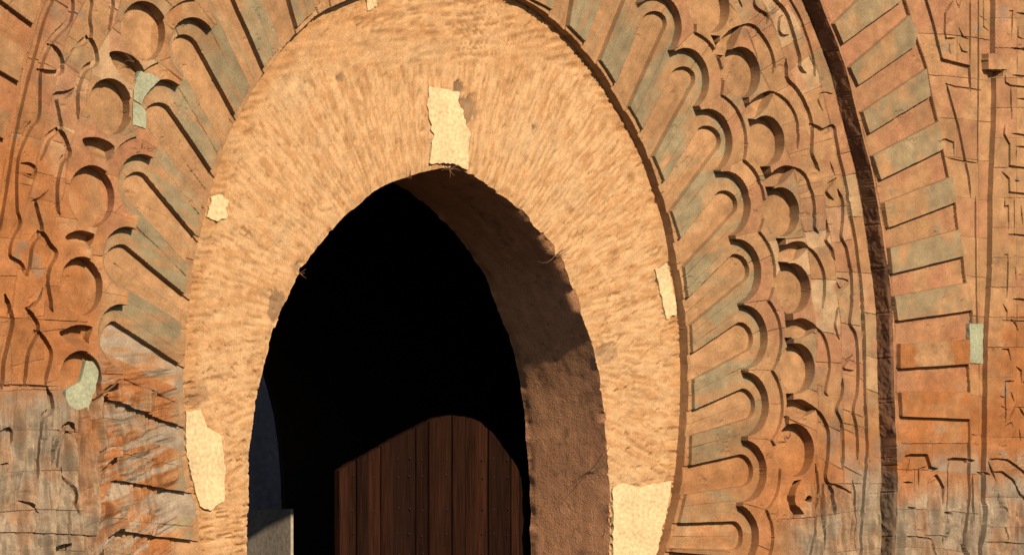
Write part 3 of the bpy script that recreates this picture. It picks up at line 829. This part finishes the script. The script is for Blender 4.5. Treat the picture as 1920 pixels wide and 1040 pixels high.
# worn brick courses: radial near the doorway, level outside
warp = 6 * (fbm(gx / 60, gy / 60, 15, 3) - .5)
u_rad = (th_ * 400 + warp) / 12.5
u_lev = (gy - 0.10 * (gx - 820) * np.sign(820 - gx) * -1 + warp * 1.2) / 15.0
lin = lambda q, sharp: (sst(0.0, sharp, np.abs((q % 1) - .5)))
bnd = sst(40, 75, dist_o + 20 * (fbm(gx / 40, gy / 40, 18, 3) - .5)) * sst(960, 860, gy)
topz = sst(150, 90, gy)
bnd = bnd * (1 - topz)
radc = lin(u_rad, .22) ; levc = lin(u_lev, .25)
course = radc * bnd + levc * (1 - bnd)
st_r = fbm(th_ * 400 / 4.5, rr_ / 34, 25, 4); st_l = fbm(gx / 26, (gy + .12 * (gx - 820)) / 5.0, 26, 4)
strk_p = st_r * bnd + st_l * (1 - bnd)
fine = fbm(gx / 5, gy / 5, 28, 3)
broad = fbm(gx / 90, gy / 90, 29, 4)
wear = sst(.25, .7, broad + .25 * (1 - bnd) + .12)
ds_r = fbm(th_ * 400 / 3.6, rr_ / 24, 225, 2); ds_l = fbm(gx / 30, (gy + .12 * (gx - 820)) / 3.8, 226, 2)
dash = sst(.58, .66, ds_r * bnd + ds_l * (1 - bnd)) * sst(.38, .62, fbm(gx / 34, gy / 34, 227, 3) + .10 * (1 - bnd))
hp = (course - .6) * 0.7 * wear + (strk_p - .5) * 2.8 + (fine - .5) * 1.6 + (broad - .5) * 4 - dash * (2.4 + 1.6 * (1 - bnd))
hp -= sst(18, 0, dist_i) * 3.0
hp -= sst(.72, .8, fbm(gx / 12, gy / 12, 33, 3)) * 5
PCRM = C3(.94, .64, .38); PORG = C3(.72, .40, .19); PBRN = C3(.40, .25, .14)
pc = np.zeros(gx.shape + (3,), np.float32) + PCRM
pc = mix(pc, PORG, sst(.44, .60, strk_p * .72 + .28 * fine) * .72)
pc = mix(pc, PORG, (1 - course) * wear * .22 * (1 + (1 - bnd)))
pc = mix(pc, C3(.42, .22, .10), dash * (.42 + .30 * (1 - bnd)))
pc = mix(pc, PORG * .95, sst(60, 10, dist_o) * .45)
pc = mix(pc, PORG, (1 - bnd) * sst(.35, .6, broad) * .4)
pc = mix(pc, C3(.84, .66, .44), sst(.55, .75, broad) * .3)
def blob(cx, cy, rx, ry, s):
    q = np.hypot((gx - cx) / rx, (gy - cy) / ry) + .9 * (fbm(gx / 12, gy / 12, s, 3) - .5)
    return sst(1.05, .9, q)
for k, (a, b, rx, ry, f) in enumerate([(876, 205, 20, 26, .7), (862, 163, 9, 14, .9), (522, 575, 18, 30, .7), (1140, 660, 22, 20, .45), (845, 303, 12, 10, .8),
                                       (1003, 237, 4, 4, 1), (1068, 950, 6, 6, .4), (372, 740, 26, 20, .45), (640, 145, 8, 7, .7), (560, 500, 10, 10, .6)]):
    m = blob(a, b, rx, ry, 200 + k); pc = mix(pc, C3(.33, .22, .15), m * f); hp -= m * 4 * f
wx, wz = W(gx, gy, 0)
pv = np.stack([wx, -(hp * S) + .012, wz], -1).reshape(-1, 3)
def grid_faces(n, m, flip=False):
    a = np.arange(n - 1)[:, None] * m + np.arange(m - 1)[None, :]
    q = np.stack([a, a + m, a + m + 1, a + 1], -1).reshape(-1, 4)
    return q[:, ::-1] if flip else q
o = new_obj("plaster_coat", pv, grid_faces(NS, NT), M_PLASTER, parch, tint=pc.reshape(-1, 3))
# reveal (thickness of the arch)
DEPTH = 232 * S
ND = 36
yy = np.linspace(0, 1, ND)
ew = pv.reshape(NS, NT, 3)[:, 0, :]
bx, bz = W(ci[:, 0], ci[:, 1], 0)
cxw, czw = W(815, 640, 0)
nx_, nz_ = bx - cxw, bz - czw
ln = np.hypot(nx_, nz_); nx_, nz_ = nx_ / ln, nz_ / ln
tb = sst(0, .12, yy)
arc = np.concatenate([[0], np.cumsum(np.hypot(np.diff(bx), np.diff(bz)))])
AA, YY = np.meshgrid(arc, yy * DEPTH, indexing='ij')
rn = (fbm(AA * 2, YY * 2, 301, 4) - .5) * .016 + (fbm(AA * 22, YY * 22, 303, 3) - .5) * .003
back_chip = sst(.9, 1.0, yy)[None, :] * (fbm(AA * 6, YY * 3, 305, 4) - .35) * .06
rn = rn + back_chip
RX = ew[:, 0][:, None] * (1 - tb) + bx[:, None] * tb + nx_[:, None] * rn * tb
RZ = ew[:, 2][:, None] * (1 - tb) + bz[:, None] * tb + nz_[:, None] * rn * tb
RY = ew[:, 1][:, None] * (1 - sst(0, .05, yy)) + (yy * DEPTH)[None, :]
rcol = np.zeros(AA.shape + (3,), np.float32) + C3(1.16, .64, .39)
rb = fbm(AA * 1.5, YY * 1.5, 311, 4)
rcol = mix(rcol, C3(.95, .51, .31), sst(.4, .65, rb) * .7)
rcol = mix(rcol, C3(.62, .44, .28), sst(.72, .78, fbm(AA * 12, YY * 12, 313, 3)) * .7)
rcol = mix(rcol, C3(.35, .20, .12), sst(.72, .78, fbm(AA * 9, YY * 9, 315, 3)) * .5)
rcol *= (.85 + .3 * fbm(AA * 1.5, YY * 14, 317, 3))[..., None]
new_obj("reveal", np.stack([RX, RY, RZ], -1).reshape(-1, 3), grid_faces(NS, ND, True), M_PLASTER, parch, tint=rcol.reshape(-1, 3))

def patch(name, pts, mat, parent, front, back, seed, label=None, rough=4.5, lev=0):
    q = resample(np.vstack([pts, pts[:1]]).astype(float), 110)[:-1]
    c = q.mean(0); d = q - c; d /= np.linalg.norm(d, axis=1)[:, None]
    q = q + d * ((fbm(q[:, 0] / 9, q[:, 1] / 9, seed, 4) - .5) * 2 * rough)[:, None]
    v, f = prism(WP(q, lev), -front, -back)
    return fix_normals(new_obj(name, v, f, mat, parent, smoothf=False, label=label))
patch("plaster_patch", [(804,160),(835,168),(862,172),(858,190),(868,210),(880,250),(877,318),(850,306),(805,307),(812,255),(802,200)], M_PATCH, parch, .004, -.03, 1, "cream plaster patch above the doorway apex")
patch("plaster_patch", [(348,770),(375,768),(388,800),(415,815),(422,880),(420,940),(395,955),(375,950),(360,900),(350,850)], M_PATCH, parch, .004, -.03, 2, "cream plaster patch low on the left")
patch("plaster_patch", [(1149,915),(1165,906),(1200,912),(1235,905),(1258,902),(1252,950),(1240,1000),(1226,1050),(1200,1100),(1150,1100)], M_PATCH, parch, .004, -.03, 3, "large cream plaster patch at the right foot")
patch("plaster_patch", [(1228,505),(1250,494),(1258,520),(1266,560),(1268,588),(1250,600),(1240,560)], M_PATCH, parch, .004, -.03, 4, "narrow plaster patch on the right edge")
patch("plaster_patch", [(396,370),(412,362),(427,375),(425,405),(410,414),(389,405)], M_PATCH, parch, .004, -.03, 5, "small plaster patch on the left edge")
patch("plaster_patch", [(686,-4),(706,-6),(708,12),(690,19)], M_PATCH, parch, .004, -.03, 6, "small plaster patch at the top edge")
# pale mortar repairs on the carved rings
def repair(pts, lev, seed, parent, label):
    patch("mortar_repair", pts, M_MINT, parent, (lev + 1.5) * S, (lev - 8) * S, seed, label, rough=2.0, lev=lev)
repair([(262,134),(284,140),(301,148),(280,168),(270,182),(264,196),(250,186),(250,160)], 49, 11, fluted, "pale mint-green mortar repair on the rim")
repair([(249,192),(262,196),(274,212),(272,240),(248,234)], 49, 12, fluted, "pale grey mortar repair below the mint one")
repair([(160,676),(180,676),(184,700),(178,730),(166,760),(162,802),(146,800),(122,752),(122,730),(150,716)], 38, 13, inter, "pale mint-green mortar fill in a roundel")
repair([(1817,606),(1843,608),(1842,682),(1818,680)], 107, 14, outer, "pale mint-green mortar block at the panel end")

# ================================================================== STRUCTURE BEHIND AND AROUND
xL, xR = xs[0], xs[-1]; zB, zT = zs[0], zs[-1]
ySide = -56 * S
def quad_strip(name, rects, mat):
    v = []; f = []
    for (a, b, c, d, y) in rects:
        k = len(v); v += [(a, y, c), (b, y, c), (b, y, d), (a, y, d)]; f.append((k, k + 1, k + 2, k + 3))
    o = new_obj(name, v, f, mat, None, smoothf=False, kind="structure"); return o
GZ0 = 0.0
# masonry around the carved field, as a solid block with the field let into it
def ring_wall():
    X0, X1, Z1 = -16.0, 16.0, 14.0
    parts = [(X0, xL, GZ0, Z1), (xR, X1, GZ0, Z1), (xL, xR, zT, Z1)]
    v = []; f = []
    for (a, b, c, d) in parts:
        bv, bf = box(a, b, ySide - .05, 0.9, c, d); k = len(v); v += bv; f += [tuple(k + q for q in ff) for ff in bf]
    # below the field, either side of the doorway
    lx = float(W(466, 1040)[0]); rx = float(W(1147, 1040)[0])
    for (a, b) in ((xL, lx), (rx, xR)):
        bv, bf = box(a, b, ySide - .05, 0.9, GZ0, zB); k = len(v); v += bv; f += [tuple(k + q for q in ff) for ff in bf]
    return new_obj("gate_wall", v, f, M_WALL, None, smoothf=False, kind="structure")
ring_wall()
# core of the gate between facade and chamber: a slab with the doorway cut out
apx = [tuple(q) for q in WP(resample(inp, 60), 0)]
apx = [(a * 1.0 + 0.04 * np.sign(a - float(cxw)), b + 0.05) for a, b in apx]
bot_l = (apx[0][0], GZ0); bot_r = (apx[-1][0], GZ0)
outl = [(-16, GZ0), bot_l] + apx + [bot_r, (16, GZ0), (16, 14), (-16, 14)]
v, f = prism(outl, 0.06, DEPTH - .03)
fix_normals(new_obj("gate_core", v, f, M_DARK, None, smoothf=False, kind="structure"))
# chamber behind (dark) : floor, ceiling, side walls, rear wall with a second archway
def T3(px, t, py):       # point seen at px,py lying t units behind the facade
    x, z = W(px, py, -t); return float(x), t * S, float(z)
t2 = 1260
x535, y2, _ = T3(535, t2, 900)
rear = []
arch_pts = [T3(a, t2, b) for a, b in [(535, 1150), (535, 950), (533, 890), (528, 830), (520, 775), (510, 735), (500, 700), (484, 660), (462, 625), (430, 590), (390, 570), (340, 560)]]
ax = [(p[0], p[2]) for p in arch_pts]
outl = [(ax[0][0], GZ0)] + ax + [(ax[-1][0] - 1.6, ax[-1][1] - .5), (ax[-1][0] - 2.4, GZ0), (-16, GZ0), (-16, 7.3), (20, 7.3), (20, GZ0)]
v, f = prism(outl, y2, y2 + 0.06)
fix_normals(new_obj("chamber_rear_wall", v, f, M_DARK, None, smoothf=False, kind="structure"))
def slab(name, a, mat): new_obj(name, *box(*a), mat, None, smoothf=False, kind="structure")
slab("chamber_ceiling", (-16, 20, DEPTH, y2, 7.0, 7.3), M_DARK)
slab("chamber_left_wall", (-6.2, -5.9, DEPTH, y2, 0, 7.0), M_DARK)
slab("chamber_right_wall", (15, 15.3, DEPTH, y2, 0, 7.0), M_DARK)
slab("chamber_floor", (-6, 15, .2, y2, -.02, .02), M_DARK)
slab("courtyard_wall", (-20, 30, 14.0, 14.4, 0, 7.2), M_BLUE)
slab("ground", (-250, 250, -250, 250, -.5, 0.0), M_GROUND)
# low plinth with a ledge seen through the left of the doorway
A = T3(545, 975, 953); A2 = T3(550, 971, 955); Bp = T3(425, 1185, 950)
top = A[2]
fp = [(A[0], A[1]), (A2[0], A2[1]), (A2[0] + .25, A2[1] + .9), (Bp[0] + .05, Bp[1]), (Bp[0], Bp[1])]
n = len(fp)
v = [(a, b, 0) for a, b in fp] + [(a, b, top) for a, b in fp]
f = [tuple(range(n))[::-1], tuple(range(n, 2 * n))] + [(i, (i + 1) % n, n + (i + 1) % n, n + i) for i in range(n)]
pl = thing("stone_plinth", "low grey stone plinth catching sun inside the left of the dark doorway", "plinth")
fix_normals(new_obj("plinth_block", v, f, M_PIER, pl, smoothf=False))

# ================================================================== DOOR LEAF
door = thing("wooden_door", "dark brown plank door leaf with iron studs standing half open in the doorway", "door")
TD = 262
topc = [(630, 884), (660, 866), (700, 845), (730, 826), (770, 806), (815, 783), (845, 778), (870, 781), (900, 789), (925, 812), (950, 845), (970, 876), (985, 920), (1000, 975)]
tcx = [a for a, b in topc]; tcy = [b for a, b in topc]
edges = [634, 650, 668, 690, 713, 736, 757, 781, 803, 826, 847, 871, 893, 916, 940, 958, 974, 1010]
rdm = random.Random(3)
for k in range(len(edges) - 1):
    a, b = edges[k] + .7, edges[k + 1] - .7
    xsn = np.linspace(a, b, 6)
    pts = [(float(a), 1760.), *[(float(q), float(np.interp(q, tcx, tcy)) + rdm.uniform(-1.0, 1.0)) for q in xsn], (float(b), 1760.)]
    p = [(T3(q[0], TD, q[1])[0], T3(q[0], TD, q[1])[2]) for q in pts]
    yo = TD * S + rdm.uniform(-.015, .015)
    v, f = prism(p, yo, yo + .07)
    fix_normals(new_obj("plank", v, f, M_WOODS[rdm.randrange(3)], door, smoothf=False))
# studs
def stud_mesh():
    v = [(0, -.012, 0)]; f = []
    for k in range(8):
        t = k * math.pi / 4; v.append((.011 * math.cos(t), 0, .011 * math.sin(t)))
    for k in range(8): f.append((0, 1 + k, 1 + (k + 1) % 8))
    me = bpy.data.meshes.new("stud"); me.from_pydata(v, [], f); me.materials.append(M_IRON); return me
sm = stud_mesh()
for y in (860, 893, 955, 1002, 1040):
    for k, x in enumerate(edges[:-1]):
        for dx in (11,):
            px = x + dx + rdm.uniform(-2, 2); py = y + rdm.uniform(-3, 3)
            if px > 1000 or py < np.interp(px, tcx, tcy) + 6: continue
            q = T3(px, TD, py); so = bpy.data.objects.new("stud", sm); so.location = (q[0], q[1] - .004, q[2]); so.parent = door; COL.objects.link(so)

# ================================================================== TWIGS CAUGHT IN THE CARVING
def tube(pts, r0, r1, n=5):
    v = []; f = []
    for k, p in enumerate(pts):
        p = Vector(p); q = Vector(pts[min(k + 1, len(pts) - 1)]) - Vector(pts[max(k - 1, 0)]); q.normalize()
        a = q.cross(Vector((0.3, 1, .2))).normalized(); b = q.cross(a)
        r = r0 + (r1 - r0) * k / (len(pts) - 1)
        for i in range(n):
            t = 2 * math.pi * i / n; v.append(tuple(p + a * r * math.cos(t) + b * r * math.sin(t)))
    for k in range(len(pts) - 1):
        for i in range(n):
            j = (i + 1) % n; f.append((k * n + i, k * n + j, (k + 1) * n + j, (k + 1) * n + i))
    return v, f
def plant(px, py, lev, size, nb, seed, label, up=True):
    r = random.Random(seed); v = []; f = []
    for b in range(nb):
        a = r.uniform(-1.5, 1.5) if up else r.uniform(-2.6, 2.6); L = size * r.uniform(.5, 1.1)
        pts = [(px, py, lev)]
        for k in range(4):
            a += r.uniform(-.5, .5)
            q = pts[-1]; pts.append((q[0] + math.sin(a) * L / 4, q[1] - math.cos(a) * L / 4, q[2] + r.uniform(.5, 4)))
        bv, bf = tube([P3(*q) for q in pts], .0035, .0012); k0 = len(v); v += bv; f += [tuple(k0 + q for q in ff) for ff in bf]
    o = new_obj("dry_plant", v, f, M_TWIG, None)
    o["label"] = label; o["category"] = "plant"; o["group"] = "dry plants rooted in the masonry"
    return o
plant(253, 118, 46, 26, 9, 1, "dry twiggy tuft rooted in the dark slot above the mint-green repair")
plant(268, 285, 44, 22, 10, 2, "brown root tangle under the grey mortar repair on the left rim")
plant(843, 318, 4, 20, 8, 3, "dry twigs hanging at the very apex of the doorway", up=False)
plant(770, 336, 4, 20, 5, 4, "thin dry sprig on the doorway edge left of the apex")
plant(562, 512, 3, 16, 6, 5, "small dry tuft on the left doorway edge at mid height", up=False)
plant(1040, 480, 2, 34, 9, 6, "dry weeds hanging along the upper right doorway edge", up=False)
plant(1135, 850, 2, 24, 6, 7, "dry weeds on the right doorway edge near the lower jamb", up=False)
plant(1478, 822, 42, 15, 5, 8, "thin dry twigs in the eroded roundel low on the right")
plant(1130, 1005, 2, 30, 8, 9, "dry stalks at the foot of the right doorway edge", up=False)
v, f = tube([P3(182, 738, 56), P3(200, 733, 62), P3(214, 722, 68), P3(224, 710, 74)], .012, .007)
o = new_obj("wooden_stick", v, f, M_TWIG, None); o["label"] = "short forked stick poking from a hole low in the left fluted ring"; o["category"] = "stick"
